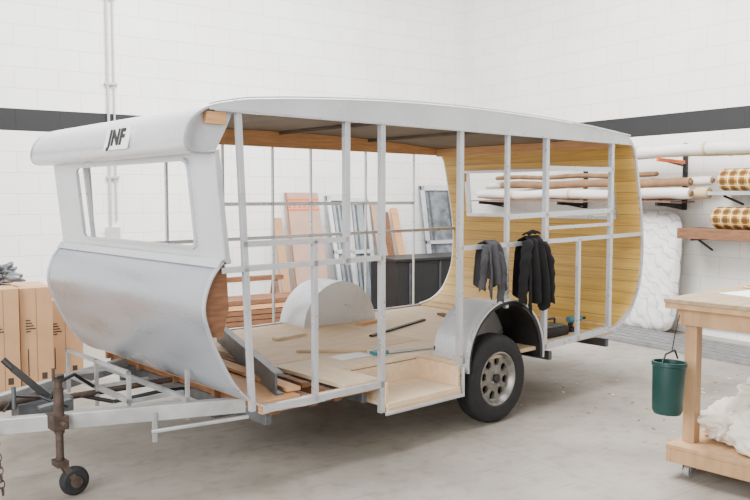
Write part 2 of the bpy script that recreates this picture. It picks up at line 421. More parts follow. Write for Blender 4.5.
W0 = .028
def stud(m, x, z0, z1, y, s=1, w=W0, dx=0):
    m.beam((x, y, z0), (x-dx, y, z1), w, .004, 'strip', (0, 1, 0))
    m.beam((x-w/2, y+s*w*.45, z0), (x-w/2-dx, y+s*w*.45, z1), w*.9, .004, 'strip', (1, 0, 0))
def rail(m, x0, x1, z0, z1, y, s=1, w=W0):
    m.beam((x0, y, z0), (x1, y, z1), .004, w, 'strip')
    m.beam((x0, y+s*w*.45, z0+w/2), (x1, y+s*w*.45, z1+w/2), w*.9, .004, 'strip')
m = Mb('side_frame_near')
stud(m, 2.27, .45, 2.07, YN, dx=.07); stud(m, 2.69, .43, 1.34, YN); stud(m, 2.925, 1.19, 2.12, YN, w=.034)
stud(m, 3.20, .27, 2.13, YN, w=.034); stud(m, 3.90, .42, 2.14, YN, w=.034); stud(m, 4.385, .80, 2.14, YN); stud(m, 4.84, .45, 2.13, YN, w=.036)
stud(m, 5.27, .46, 1.26, YN); stud(m, 5.72, .48, 2.09, YN, w=.034)
rail(m, 2.09, 3.20, 1.205, 1.215, YN); rail(m, 2.22, 2.93, 1.335, 1.335, YN); rail(m, 3.90, 6.2, 1.24, 1.265, YN)
rail(m, 4.385, 5.74, 1.44, 1.47, YN, w=.034); rail(m, 4.84, 5.74, 1.79, 1.80, YN, w=.034); rail(m, 4.84, 5.74, 1.35, 1.36, YN, w=.022)
rail(m, 2.33, 3.21, .445, .445, YN, w=.036); rail(m, 4.78, 5.74, .46, .50, YN, w=.045); rail(m, 3.90, 3.97, .44, .44, YN, w=.05)
part(m)
m = Mb('side_frame_far')
for x in (2.9, 3.40, 3.89, 4.30, 4.95, 5.59): stud(m, x, .48, 2.11, YF-.02, -1)
stud(m, 2.35, .5, 2.06, YF-.02, -1, dx=.07)
rail(m, 2.1, 6.2, 1.22, 1.25, YF-.02, -1); rail(m, 3.4, 5.6, 1.52, 1.52, YF-.02, -1); rail(m, 2.35, 5.75, .47, .48, YF-.01, -1)
part(m)
m = Mb('roof_timbers')
pl = [(a, b-.024) for a, b in roofp if a > 2.3]; m.fascia(pl, 5.54, 5.585, 2.0, 'timber')
m.bx(5.82, 5.865, 3.55, 5.54, 1.985, 2.06, 'timber')
for x in (3.9, 4.9): m.bx(x, x+.03, 3.55, 5.54, roofz(x)-.05, roofz(x)-.026, 'under')
part(m)

m = Mb('floor_boards')
m.bx(2.92, 4.30, 4.25, 5.60, .455, .480, 'ply'); m.bx(4.304, 5.85, 3.88, 5.60, .455, .480, 'ply2')
m.bx(2.92, 3.20, 3.52, 4.245, .455, .479, 'ply2'); m.bx(3.20, 4.30, 3.87, 4.245, .455, .479, 'ply2')
m.bx(3.90, 5.80, 3.50, 3.875, .452, .478, 'ply')
m.bx(2.35, 2.62, 3.54, 5.56, .455, .472, 'timber')
m.bx(5.80, 6.0, 3.52, 5.60, .50, .52, 'ply')
part(m, bevel=.002)
m = Mb('floor_joists')
for y in (3.55, 4.05, 4.55, 5.05, 5.55): m.bx(2.36, 5.85, y-.02, y+.02, .405, .452, 'timber_d') if y != 3.55 else m.bx(2.36, 3.2, y-.02, y+.02, .405, .452, 'timber')
for x in (2.40, 2.66, 2.84): m.bx(x, x+.05, 3.5, 5.6, .40, .45, 'timber_d')
m.beam((2.62, 3.6, .49), (2.75, 5.3, .49), .09, .02, 'timber')
m.beam((2.78, 3.7, .47), (2.84, 5.3, .47), .05, .03, 'timber_d')
part(m)
m = Mb('loose_chassis_channel')
m.beam((2.50, 3.60, .53), (3.02, 5.10, .57), .012, .12, 'greym'); m.beam((2.52, 3.60, .475), (3.04, 5.10, .515), .05, .012, 'greym'); m.beam((2.52, 3.60, .59), (3.04, 5.10, .63), .05, .012, 'greym')
part(m)
m = Mb('entry_step')
m.bx(3.22, 3.88, 3.46, 3.87, .30, .325, 'ply2'); m.bx(3.22, 3.88, 3.455, 3.475, .265, .30, 'ply')
m.bx(3.22, 3.88, 3.85, 3.868, .325, .452, 'ply2'); m.bx(3.215, 3.235, 3.47, 3.86, .325, .452, 'ply'); m.bx(3.865, 3.885, 3.47, 3.86, .325, .46, 'ply')
m.bx(3.20, 3.90, 3.452, 3.462, .255, .275, 'strip'); m.bx(3.895, 3.91, 3.45, 3.49, .255, .45, 'strip')
part(m, bevel=.002)

AX, AZ, AR = 4.37, .44, .40
def arch(m, y0, y1, face_y, k='white'):
    arc = [(AX-AR*math.cos(t), AZ+AR*math.sin(t)) for t in [math.pi*i/24 for i in range(25)]]
    m.sheet(arc, y0, y1, .006, k)
    v = [(AX, face_y, AZ)]+[(a, face_y, b) for a, b in arc]
    v2 = [(a, b+.005, c) for a, b, c in v]; n = len(v)
    m.add(v+v2, [tuple(range(n)), tuple(range(n, 2*n))[::-1]]+[(i, (i+1) % n, n+(i+1) % n, n+i) for i in range(n)], k)
m = Mb('wheel_arch_near'); arch(m, YN-.005, 3.80, 3.80)
def ring(r): return [(AX-r*math.cos(t), AZ+r*math.sin(t)) for t in [math.pi*(i/28*1.06-.03) for i in range(29)]]
m.sheet(ring(AR+.012), YN-.018, YN+.012, -.026, 'black')
m.sheet(ring(AR+.024), YN-.026, YN+.004, -.012, 'strip')
m.sheet(ring(AR-.012), YN, 3.79, -.008, 'black')
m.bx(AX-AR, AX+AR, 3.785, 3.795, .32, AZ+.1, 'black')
part(m)
m = Mb('wheel_arch_far'); arch(m, 5.30, YF, 5.30)
part(m)

def wheel(name, xc, yo, sgn):
    m = Mb(name); c = (xc, yo, .31); ax = (0, sgn, 0)
    R = .31
    m.lathe([(.185, -.03), (.20, -.008), (.25, .0), (.285, -.008), (.303, -.025), (R, -.05), (R, -.13), (.303, -.155), (.28, -.172), (.2, -.175), (.185, -.15)], c, ax, 'rubber', 48)
    for h in (-.06, -.09, -.12): m.lathe([(R+.0005, h-.005), (R+.003, h-.003), (R+.003, h+.003), (R+.0005, h+.005)], c, ax, 'black', 48)
    m.lathe([(.187, -.15), (.187, -.03), (.192, -.014), (.182, -.010), (.172, -.022), (.160, -.050), (.148, -.056), (.148, -.066)], c, ax, 'rim', 48)
    m.lathe([(.16, -.085), (.001, -.085)], c, ax, 'black', 32)
    m.lathe([(.001, -.020), (.026, -.020), (.031, -.026), (.031, -.040)], c, ax, 'black', 32)
    m.lathe([(.031, -.040), (.062, -.040), (.092, -.052), (.095, -.07)], c, ax, 'rim', 32)
    C = Vector(c); A = Vector(ax)
    for i in range(8):
        vv = []
        for rr, hw in ((.085, .024), (.115, .016), (.155, .042)):
            for s_ in (-1, 1):
                t = 2*math.pi*i/8+.2+s_*hw/rr
                for h in (-.050-.04*(rr-.085), -.075): vv.append(C+Vector((math.cos(t)*rr, 0, math.sin(t)*rr))+A*h)
        f = []
        for j in range(2):
            o = 4*j
            f += [(o, o+2, o+6, o+4), (o+1, o+5, o+7, o+3), (o, o+4, o+5, o+1), (o+2, o+3, o+7, o+6)]
        m.add(vv, f, 'rim')
    for i in range(4):
        t = 2*math.pi*i/4+.4; d = Vector((math.cos(t), 0, math.sin(t)))
        m.cyl(C+d*.05+A*-.045, C+d*.05+A*-.024, .009, 'steel', n=6)
    part(m)
wheel('wheel_near', 4.29, 3.46, -1); wheel('wheel_far', 4.29, 5.67, 1)

m = Mb('chassis')
for y in (3.95, 5.18): m.bx(2.3, 5.9, y-.025, y+.025, .31, .40, 'greym')
for x in (2.4, 3.1, 5.0, 5.8): m.bx(x, x+.04, 3.56, 5.58, .33, .395, 'greym')
m.bx(3.95, 4.0, 3.56, 5.58, .33, .395, 'greym')
m.cyl((4.29, 3.6, .31), (4.29, 5.53, .31), .035, 'black')
m.bx(4.15, 4.45, 3.90, 4.0, .26, .36, 'black'); m.bx(4.15, 4.45, 5.13, 5.23, .26, .36, 'black')
m.beam((2.55, 3.72, .405), (.85, 4.53, .375), .055, .085, 'chalk'); m.beam((2.55, 5.38, .405), (.85, 4.59, .375), .055, .085, 'chalk')
m.beam((2.42, 3.73, .345), (1.93, 3.97, .30), .02, .02, 'chalk')
part(m, bevel=.004)
m = Mb('drawbar_fittings')
m.bx(1.86, 1.885, 4.1, 5.0, .44, .465, 'chalk'); m.bx(2.12, 2.145, 3.92, 5.2, .44, .465, 'chalk')
for y in (4.1, 4.55, 5.0): m.bx(1.86, 2.2, y, y+.022, .44, .46, 'chalk')
for x, y in ((1.87, 4.11), (1.87, 4.99), (2.13, 3.93), (1.87, 4.55)): m.bx(x-.01, x+.01, y-.01, y+.01, .34, .62, 'chalk')
m.bx(1.86, 1.88, 4.1, 5.0, .60, .62, 'chalk')
m.beam((1.95, 3.97, .40), (1.95, 3.97, .24), .02, .02, 'chalk')
m.beam((1.60, 4.50, .42), (1.42, 4.62, .62), .02, .035, 'black'); m.cyl((1.42, 4.62, .62), (1.38, 4.65, .67), .018, 'black')
m.bx(1.40, 1.70, 4.47, 4.60, .36, .44, 'greym'); m.cyl((1.0, 4.55, .42), (2.4, 4.56, .42), .018, 'rust')
m.cyl((1.2, 4.48, .45), (1.55, 4.56, .45), .03, 'rust'); m.tube([(1.55, 4.42, .46), (1.62, 4.46, .54), (1.72, 4.5, .56), (1.85, 4.55, .46)], .010, 'black')
m.tube([(1.3, 4.4, .44), (1.38, 4.45, .50), (1.5, 4.42, .48), (1.62, 4.34, .42)], .008, 'black')
m.tube([(1.75, 4.6, .42), (1.95, 4.5, .36), (2.2, 4.4, .40), (2.5, 4.4, .38)], .012, 'black')
m.beam((1.45, 4.30, .45), (1.62, 4.30, .47), .05, .015, 'greym'); m.cyl((1.36, 4.42, .44), (1.36, 4.42, .56), .012, 'greym')
part(m)
m = Mb('jockey_wheel')
jx, jy = 1.50, 4.15
m.cyl((jx, jy, .17), (jx, jy, .62), .020, 'rust'); m.cyl((jx, jy, .34), (jx, jy, .58), .026, 'rust'); m.cyl((jx, jy, .62), (jx, jy, .65), .030, 'rust')
m.beam((jx, jy, .645), (jx-.06, jy-.10, .655), .016, .008, 'rust'); m.cyl((jx-.06, jy-.10, .65), (jx-.06, jy-.10, .71), .008, 'rust')
m.bx(jx-.04, jx+.04, jy-.03, jy+.10, .36, .43, 'rust'); m.cyl((jx, jy-.03, .40), (jx, jy-.09, .40), .010, 'rust')
wx, wy = jx+.06, jy-.03
m.beam((jx, jy-.035, .19), (wx, wy-.035, .075), .03, .008, 'rust', (0, 1, 0)); m.beam((jx, jy+.035, .19), (wx, wy+.035, .075), .03, .008, 'rust', (0, 1, 0))
m.bx(jx-.03, jx+.03, jy-.045, jy+.045, .165, .195, 'rust')
m.lathe([(.03, -.028), (.06, -.028), (.074, -.018), (.078, 0), (.074, .018), (.06, .028), (.03, .028)], (wx, wy, .078), (0, 1, 0), 'rubber', 28)
m.cyl((wx, wy-.045, .078), (wx, wy+.045, .078), .03, 'rust')
part(m)
m = Mb('safety_chain')
for i in range(9):
    c = Vector((1.225+.003*i, 4.28, .34-.036*i))
    R, r = .019, .004; vv = []
    for a in range(14):
        t = 2*math.pi*a/14
        for b in range(6):
            s_ = 2*math.pi*b/6; q = R+r*math.cos(s_)
            if i % 2: vv.append(c+Vector((q*math.cos(t)*.7, r*math.sin(s_), q*math.sin(t)*1.15)))
            else: vv.append(c+Vector((r*math.sin(s_), q*math.cos(t)*.7, q*math.sin(t)*1.15)))
    m.add(vv, [(a*6+b, a*6+(b+1) % 6, ((a+1) % 14)*6+(b+1) % 6, ((a+1) % 14)*6+b) for a in range(14) for b in range(6)], 'rust')
part(m)

TI = math.radians(14)
pc = Vector((1.893, 4.24, 1.905)); upv = Vector((math.sin(TI), 0, math.cos(TI))); nv = Vector((-math.cos(TI), 0, math.sin(TI)))
m = Mb('name_plate'); m.beam(pc+Vector((0, -.15, 0)), pc+Vector((0, .15, 0)), .006, .13, 'paper', upv); part(m)
tcu = bpy.data.curves.new('name_lettering', 'FONT'); tcu.body = 'JNF'; tcu.size = .125; tcu.extrude = .002; tcu.align_x = 'CENTER'; tcu.align_y = 'CENTER'; tcu.offset = .005; tcu.space_character = 1.1
to = bpy.data.objects.new('name_lettering', tcu); bpy.context.collection.objects.link(to); to.data.materials.append(M['letter'])
to.parent = car
R3 = Matrix((( 0, upv.x, nv.x), (-1, 0, 0), (0, upv.z, nv.z))).to_4x4()
to.matrix_local = Matrix.Translation(pc+nv*.006-Vector(CO)) @ R3

def cobj(mb, o, **k): return mb.build(origin=o, ang=ANG, **k)
m = Mb('timber_batten'); m.beam((4.1, 4.6, .489), (5.0, 4.9, .489), .035, .014, 'black'); cobj(m, (4.5, 4.7, .481))
m = Mb('timber_batten'); m.beam((3.3, 4.5, .490), (3.7, 4.2, .490), .05, .018, 'ply'); cobj(m, (3.5, 4.35, .481))
m = Mb('paper_sheet'); m.bx(3.35, 3.62, 4.05, 4.2, .481, .484, 'paper'); cobj(m, (3.5, 4.1, .481))
m = Mb('hand_saw'); m.add([(3.75, 4.0, .483), (4.15, 3.92, .483), (4.15, 3.95, .483), (3.75, 4.10, .483), (3.75, 4.0, .486), (4.15, 3.92, .486), (4.15, 3.95, .486), (3.75, 4.10, .486)], [(0, 1, 2, 3), (4, 5, 6, 7), (0, 1, 5, 4), (2, 3, 7, 6), (1, 2, 6, 5), (0, 3, 7, 4)], 'steel')
m.bx(3.63, 3.75, 4.02, 4.09, .481, .505, 'teal'); cobj(m, (3.9, 4.0, .481), bevel=.004)
m = Mb('toolbox'); m.bx(5.05, 5.35, 3.62, 3.8, .482, .55, 'black'); m.bx(5.08, 5.32, 3.64, 3.78, .55, .57, 'greym'); m.tube([(5.12, 3.71, .57), (5.12, 3.71, .61), (5.28, 3.71, .61), (5.28, 3.71, .57)], .009, 'black'); cobj(m, (5.2, 3.7, .482), bevel=.008)
m = Mb('cordless_drill'); m.cyl((5.45, 3.70, .58), (5.60, 3.68, .58), .026, 'teal'); m.cyl((5.60, 3.68, .58), (5.65, 3.67, .58), .012, 'black'); m.beam((5.50, 3.70, .58), (5.49, 3.71, .50), .03, .035, 'black'); m.bx(5.45, 5.54, 3.67, 3.75, .482, .51, 'black'); cobj(m, (5.5, 3.7, .482), bevel=.004)
m = Mb('rolled_drawing'); m.cyl((4.95, 4.1, .50), (5.35, 4.25, .50), .019, 'paper'); cobj(m, (5.15, 4.2, .481))
m = Mb('timber_offcut')
for i, (x, y, a, l) in enumerate(((4.5, 5.1, .3, .25), (5.3, 4.9, 1.2, .3), (5.5, 4.3, 2.0, .2), (3.6, 5.0, .1, .3))):
    d = Vector((math.cos(a), math.sin(a), 0))*l/2; c = Vector((x, y, .491)); m.beam(c-d, c+d, .06, .02, ('timber', 'timber_d', 'ply', 'ply2')[i])
cobj(m, (4.9, 4.8, .481))

# clothes hung over the waist rail: body drape, hanging back, sleeves
def garment(name, x0, widths, z_top, length, y, k, folds, back, sleeves, hem=.06):
    m = Mb(name); n = len(widths)-1
    def wid(t):
        q = min(n-1e-6, max(0, t*n)); i = int(q); a = widths[i]; b = widths[i+1]; f = q-i
        f = f*f*(3-2*f)
        return a[0]+(b[0]-a[0])*f, a[1]+(b[1]-a[1])*f
    def front(u, v):
        l, r = wid(v); x = x0+l+(r-l)*u
        amp = .006+.026*v
        yy = y-.03-amp*(1+math.sin(u*folds*6.28+v*1.5+.6*math.sin(v*5)))-.018*math.sin(math.pi*v)
        if v < .06: yy = y-.022*(v/.06)**.5 - .004
        zz = z_top-length*v-hem*v*v*(math.sin(u*9+1)*.6+math.sin(u*21)*.3)
        return (x, yy, zz)
    def bk(u, v):
        l, r = wid(v*.5); x = x0+l+(r-l)*u
        yy = y+.022*min(1, v/.1)**.5+.035+.012*math.sin(u*folds*5+1)*v if v > 0 else y-.004
        return (x, yy, z_top-back*v*(1+.1*math.sin(u*5)))
    m.grid(front, 44, 30, k); m.grid(bk, 36, 14, k)
    for pts, r0, r1 in sleeves:
        P = [Vector((x0+a, y+b, z_top+c)) for a, b, c in pts]; P2 = []
        for i in range(len(P)-1):
            for j in range(5): P2.append(P[i].lerp(P[i+1], j/5))
        P2.append(P[-1]); ns = 14; N_ = len(P2)-1
        def sl(u, v):
            i = min(N_, int(round(v*N_))); r = r0+(r1-r0)*v; t = 2*math.pi*u
            w = 1+.16*math.sin(i*1.9+u*6)
            return (P2[i].x+math.cos(t)*r*w, P2[i].y+math.sin(t)*r*.55*w, P2[i].z+.008*math.sin(u*12))
        m.grid(sl, ns, N_, k)
    return m
m = garment('black_jacket', 4.64, [(-.07, .09), (-.10, .12), (-.11, .14), (-.11, .15), (-.12, .16), (-.12, .16), (-.11, .17)], 1.30, .50, YN, 'jblack', 2.6, .42,
            [([(-.08, -.04, -.03), (-.13, -.06, -.15), (-.15, -.06, -.32), (-.16, -.06, -.47)], .048, .036), ([(.10, -.04, -.05), (.17, -.05, -.18), (.185, -.05, -.34), (.19, -.05, -.50)], .046, .036),
             ([(-.07, -.01, .015), (0, -.015, .035), (.08, -.01, .02)], .03, .025)])
cobj(m, (4.64, YN, 1.28), solid=.008, smooth=180)
m = garment('grey_shirt', 4.17, [(-.04, .07), (-.06, .09), (-.07, .09), (-.07, .10), (-.08, .10), (-.08, .11)], 1.285, .34, YN, 'jgrey', 2.0, .3,
            [([(-.05, -.03, -.03), (-.09, -.05, -.12), (-.10, -.05, -.22), (-.12, -.05, -.33)], .034, .026), ([(.05, -.05, -.08), (.075, -.07, -.2), (.06, -.07, -.32), (.05, -.07, -.42)], .034, .028)])
cobj(m, (4.17, YN, 1.26), solid=.007, smooth=180)

# ---------------------------------------------------------------- workbench (caravan-parallel frame)
m = Mb('workbench')
m.bx(4.18, 6.2, 1.05, 2.205, .985, 1.01, 'bench'); m.bx(4.185, 6.2, 1.055, 2.20, .955, .985, 'benchw')
m.bx(4.24, 6.14, 2.12, 2.15, .86, .955, 'benchw'); m.bx(4.24, 4.27, 1.1, 2.12, .86, .955, 'benchw'); m.bx(6.1, 6.14, 1.1, 2.12, .86, .955, 'benchw')
for x in (4.27, 6.03):
    for y in (1.12, 2.05): m.bx(x, x+.07, y, y+.07, .19, .955, 'benchw')
m.bx(4.16, 6.16, 1.08, 2.16, .165, .19, 'benchw'); m.bx(4.16, 6.16, 2.13, 2.16, .09, .165, 'benchw'); m.bx(4.16, 4.19, 1.08, 2.13, .09, .165, 'benchw')
for x in (4.24, 6.06):
    for y in (1.18, 2.06):
        m.cyl((x, y-.016, .04), (x, y+.016, .04), .04, 'chalk', n=20); m.cyl((x, y-.02, .04), (x, y+.02, .04), .012, 'steel')
        m.bx(x-.03, x+.03, y-.026, y-.020, .04, .165, 'steel'); m.bx(x-.03, x+.03, y+.020, y+.026, .04, .165, 'steel'); m.cyl((x, y, .12), (x, y, .165), .03, 'steel')
m.build(origin=(5.2, 1.7, 0), ang=ANG, bevel=.003)
m = Mb('paper_sheet'); z0 = 1.011; pv = [(4.55, 1.84), (4.84, 1.78), (4.92, 2.02), (4.62, 2.09)]
m.add([(a, b, z0) for a, b in pv]+[(a, b, z0+.003) for a, b in pv], [(0, 1, 2, 3), (4, 5, 6, 7), (0, 1, 5, 4), (2, 3, 7, 6), (1, 2, 6, 5), (0, 3, 7, 4)], 'paper'); cobj(m, (4.7, 1.9, z0))
m = Mb('folded_cloth')
for i in range(3): m.bx(5.0+.02*i, 5.45-.02*i, 1.70+.01*i, 2.12-.02*i, 1.011+.012*i, 1.022+.012*i, 'benchw' if i == 1 else 'roll_t')
cobj(m, (5.2, 1.9, 1.011), bevel=.005)
m = Mb('green_bucket')
m.lathe([(.001, 0), (.070, 0), (.08, .02), (.088, .26), (.094, .265), (.094, .285), (.084, .285), (.072, .03), (.001, .02)], (4.03, 2.09, .40), (.05, 0, 1), 'green', 28)
m.tube([(3.96, 2.09, .68), (4.0, 2.09, .73), (4.10, 2.09, .74), (4.135, 2.09, .69)], .005, 'black')
m.tube([(4.07, 2.09, .74), (4.10, 2.09, .84), (4.145, 2.09, .93)], .003, 'black')
cobj(m, (4.03, 2.09, .5))
def blob(name, c, r, k, seed, amp=.25):
    bm = bmesh.new(); bmesh.ops.create_icosphere(bm, subdivisions=5, radius=1)
    m = Mb(name); vs = []
    for v in bm.verts:
        n = noise.noise(v.co*1.6+Vector((seed, 0, 0)))*amp+abs(noise.noise(v.co*3.2+Vector((0, seed, 0))))*amp*.7+abs(noise.noise(v.co*8+Vector((0, 0, seed))))*amp*.15
        q = v.co*(1+n); z = q.z
        if z < -.6: z = -.6+(z+.6)*.1
        vs.append((c[0]+q.x*r[0], c[1]+q.y*r[1], c[2]+z*r[2]))
    fs = [[v.index for v in f.verts] for f in bm.faces]; bm.free()
    m.add(vs, fs, k); return m
b = blob('dust_sheet_bundle', (4.50, 1.93, .275), (.20, .15, .11), 'cloth_w', 3, .5)
for c, r, sd in (((4.95, 1.75, .34), (.30, .24, .2), 9), ((4.42, 1.62, .28), (.2, .25, .14), 5), ((4.72, 1.80, .42), (.26, .18, .12), 12), ((5.4, 1.7, .36), (.3, .25, .22), 14)):
    q = blob('x', c, r, 'cloth_w', sd, .5); b.add(q.v, q.f, 'cloth_w')
cobj(b, (4.8, 1.8, .2), smooth=180)

# ---------------------------------------------------------------- right wall items (room axes)
m = Mb('storage_rack')
for y in (5.62, 7.1, 8.6):
    m.bx(WX-.05, WX-.005, y-.02, y+.02, 1.43, 2.2, 'black')
    for z in (1.48, 1.98):
        m.beam((WX-.05, y, z), (WX-.55, y, z+.02), .03, .04, 'orange' if z > 1.6 else 'black'); m.beam((WX-.05, y, z-.04), (WX-.35, y, z), .02, .02, 'black')
m.bx(WX-.53, WX-.08, 5.45, 8.8, 1.517, 1.533, 'timber_d')
m.build(origin=(WX-.05, 6, 1.2))
m = Mb('wall_shelf')
for y in (3.6, 4.5, 5.25):
    m.beam((WX-.01, y, 1.12), (WX-.42, y, 1.12), .03, .04, 'black'); m.beam((WX-.02, y, .98), (WX-.3, y, 1.11), .02, .02, 'black')
m.bx(WX-.44, WX-.01, 3.3, 5.42, 1.12, 1.235, 'timber_d')
m.build(origin=(WX-.1, 4.4, 1.15), bevel=.003)
m = Mb('wall_shelf')
m.bx(WX-.44, WX-.01, 3.3, 5.06, 1.60, 1.64, 'chalk')
for y in (3.6, 4.9): m.beam((WX-.02, y, 1.50), (WX-.38, y, 1.59), .02, .02, 'black')
m.build(origin=(WX-.1, 4.2, 1.6))
def roll(y0, y1, x, z0, z1, r, k, dx=0, straps=True):
    m = Mb('fabric_roll'); n = 24
    P = []
    for i in range(n+1):
        t = i/n; P.append(Vector((x+dx*t+.008*math.sin(i*1.3+y0), y0+(y1-y0)*t, z0+(z1-z0)*t+.008*math.sin(i*.6+x*9))))
    v = []; ns = 20
    for i, c in enumerate(P):
        rr = r*(1+.05*math.sin(i*2.1))*(.93 if i in (0, n) else 1)
        for j in range(ns):
            a = 2*math.pi*j/ns; v.append(c+Vector((math.cos(a)*rr, 0, math.sin(a)*rr)))
    f = [(i*ns+j, i*ns+(j+1) % ns, (i+1)*ns+(j+1) % ns, (i+1)*ns+j) for i in range(n) for j in range(ns)]+[tuple(range(ns)), tuple(range(n*ns, n*ns+ns))]
    m.add(v, f, k)
    m.cyl(P[0]-Vector((0, .02, 0)), P[0]+Vector((0, .02, 0)), r*.5, 'roll_b'); m.cyl(P[-1]-Vector((0, .02, 0)), P[-1]+Vector((0, .02, 0)), r*.5, 'roll_b')
    if straps:
        for t in (5, 12, 19):
            a = P[t]; m.cyl(a-Vector((0, .015, 0)), a+Vector((0, .015, 0)), r*1.07, 'roll_t', n=20)
    m.build(origin=(x, (y0+y1)/2, (z0+z1)/2))
roll(5.25, 8.7, WX-.45, 1.615, 1.612, .062, 'roll_w')
roll(5.12, 8.1, WX-.30, 1.615, 1.615, .064, 'roll_t')
roll(5.4, 8.9, WX-.145, 1.61, 1.61, .058, 'roll_w')
roll(5.3, 8.3, WX-.38, 1.74, 1.74, .048, 'roll_b', straps=False)  # brown tube added to stand for darker shadows in the roll stack
roll(5.15, 8.8, WX-.21, 1.757, 1.75, .050, 'roll_w')
roll(5.8, 8.5, WX-.30, 1.84, 1.85, .030, 'roll_b', straps=False)  # thin brown tube, likewise added in place of shadow among the rolls
roll(3.6, 6.6, WX-.42, 2.095, 2.10, .065, 'roll_w')
roll(4.2, 7.6, WX-.26, 2.08, 2.08, .052, 'roll_t')
for y0, y1, z, x in ((3.9, 4.98, 1.763, WX-.30), (3.95, 5.06, 1.356, WX-.30)):
    m = Mb('plaid_bolster_cushion'); R = .118
    m.lathe([(.001, -.55), (.07, -.55), (.10, -.535), (R, -.50), (R*1.02, 0), (R, .50), (.10, .535), (.07, .55), (.001, .55)], (x, (y0+y1)/2, z), (0, 1, 0), 'plaid', 30)
    m.build(origin=(x, (y0+y1)/2, z))

m = Mb('mattress')
y0, y1, H, T = 5.48, 6.85, 1.41, .20
def lean(z): return WX-.32+.13*z/H
def mface(u, v):
    q = .010*abs(math.sin(u*math.pi*6+v*math.pi*6)*math.sin(u*math.pi*6-v*math.pi*6))
    a = 2*u-1; b = 2*v-1
    k = (abs(a)**7+abs(b)**7)**(1/7) or 1; mx_ = max(abs(a), abs(b)) or 1
    a2 = a*mx_/k; b2 = b*mx_/k; e = mx_
    dep = T*.5*(1-e**10)**.5
    yy = (y0+y1)/2+a2*(y1-y0)/2; zz = .012+H*(b2+1)/2
    return yy, zz, dep, q
def mf(u, v): yy, zz, d, q = mface(u, v); return (lean(zz)-.03-d-q, yy, zz)
def mbk(u, v): yy, zz, d, q = mface(u, v); return (lean(zz)-.03+d*.85, yy, zz)
m.grid(mf, 60, 60, 'matt'); m.grid(mbk, 60, 60, 'matt')
m.build(origin=(WX-.3, 6.2, 0), smooth=180)
m = Mb('wall_vent_grille')
m.bx(WX-.03, WX-.002, 4.75, 5.42, .10, .30, 'white')
for i in range(12): m.bx(WX-.036, WX-.03, 4.79+i*.05, 4.815+i*.05, .13, .27, 'greym')
m.build(origin=(WX, 5.1, .2))
m = Mb('ribbed_metal_sheet_stack')
for j in range(5):
    x = 6.98+.15*j
    m.bx(x, x+.13, 3.2, 7.6, .002, .03, 'steel'); m.bx(x+.02, x+.05, 3.2, 7.6, .03, .05, 'steel'); m.bx(x+.08, x+.11, 3.2, 7.6, .03, .05, 'steel')
m.build(origin=(7.3, 5.5, 0))
m = Mb('floor_litter'); rnd = random.Random(4)
for i in range(90):
    x = rnd.uniform(4.2, 6.6); y = rnd.uniform(2.6, 4.6)
    a = rnd.uniform(0, 6.28); l = rnd.uniform(.004, .018); d = Vector((math.cos(a), math.sin(a), 0))*l; c = Vector((x, y, .003))
    m.beam(c-d, c+d, .006, .004, ('timber', 'ply', 'timber_d', 'paper')[i % 4])
m.build(origin=(5.4, 3.6, 0))

# ---------------------------------------------------------------- things leaning on the back wall
def leanboard(name, x0, x1, H, t, base, k, extra=None):
    m = Mb(name); y0 = WY-base; y1 = WY-.03-t
    def P(x, z, o=0): return (x, y0+(y1-y0)*z/H-o, z)
    m.add([P(x0, 0.005), P(x1, .005), P(x1, H), P(x0, H)]+[(a, b+t, c) for a, b, c in (P(x0, .005), P(x1, .005), P(x1, H), P(x0, H))],
          [(0, 1, 2, 3), (4, 7, 6, 5), (0, 4, 5, 1), (1, 5, 6, 2), (2, 6, 7, 3), (3, 7, 4, 0)], k)
    if extra: extra(m, P)
    m.build(origin=((x0+x1)/2, WY-base, 0)); return m
def q(m, P, xa, xb, za, zb, k, o=.006):
    f = [P(xa, za, o), P(xb, za, o), P(xb, zb, o), P(xa, zb, o)]; b = [P(xa, za, -.002), P(xb, za, -.002), P(xb, zb, -.002), P(xa, zb, -.002)]
    m.add(f+b, [(0, 1, 2, 3), (4, 7, 6, 5), (0, 4, 5, 1), (1, 5, 6, 2), (2, 6, 7, 3), (3, 7, 4, 0)], k)
def ex(m, P):
    q(m, P, 4.98, 5.46, 1.40, 1.42, 'orange'); q(m, P, 4.98, 5.46, 1.54, 1.56, 'orange')
    for i in range(6): q(m, P, 5.0+i*.075, 5.03+i*.075, 1.44, 1.52, 'orange'); q(m, P, 5.03+i*.075, 5.05+i*.075, 1.50, 1.52, 'orange')
    q(m, P, 4.97, 5.47, 1.0, 1.012, 'card_d'); q(m, P, 4.97, 4.985, .02, 1.64, 'card_d')
leanboard('packed_door_panel', 4.97, 5.47, 1.64, .05, .45, 'pinkb', ex)
def fr4(x0, x1, H):
    def e(m, P):
        for a, b, c, d in ((x0, x1, .02, .09), (x0, x1, H-.07, H-.005), (x0, x0+.06, .02, H-.005), (x1-.06, x1, .02, H-.005), (x0, x1, H*.5, H*.5+.05)): q(m, P, a, b, c, d, 'white', .03)
        q(m, P, x0+.06, x0+.09, .1, H-.08, 'greym', .012); q(m, P, x1-.09, x1-.06, .1, H-.08, 'greym', .012)
        q(m, P, x0+.14, x0+.17, .1, H-.08, 'greym', .008)
    return e
leanboard('glazed_window_frame', 5.60, 5.90, 1.60, .04, .5, 'glass_g', fr4(5.60, 5.90, 1.60))
leanboard('glazed_window_frame', 5.93, 6.30, 1.56, .04, .36, 'glass_g', fr4(5.93, 6.30, 1.56))
leanboard('timber_board', 6.36, 6.52, 1.50, .025, .5, 'pinkb'); leanboard('timber_board', 6.56, 6.68, 1.36, .025, .42, 'timber_d'); leanboard('timber_board', 6.72, 6.84, 1.42, .025, .5, 'timber')
leanboard('timber_board', 4.80, 4.92, 1.30, .025, .4, 'card')
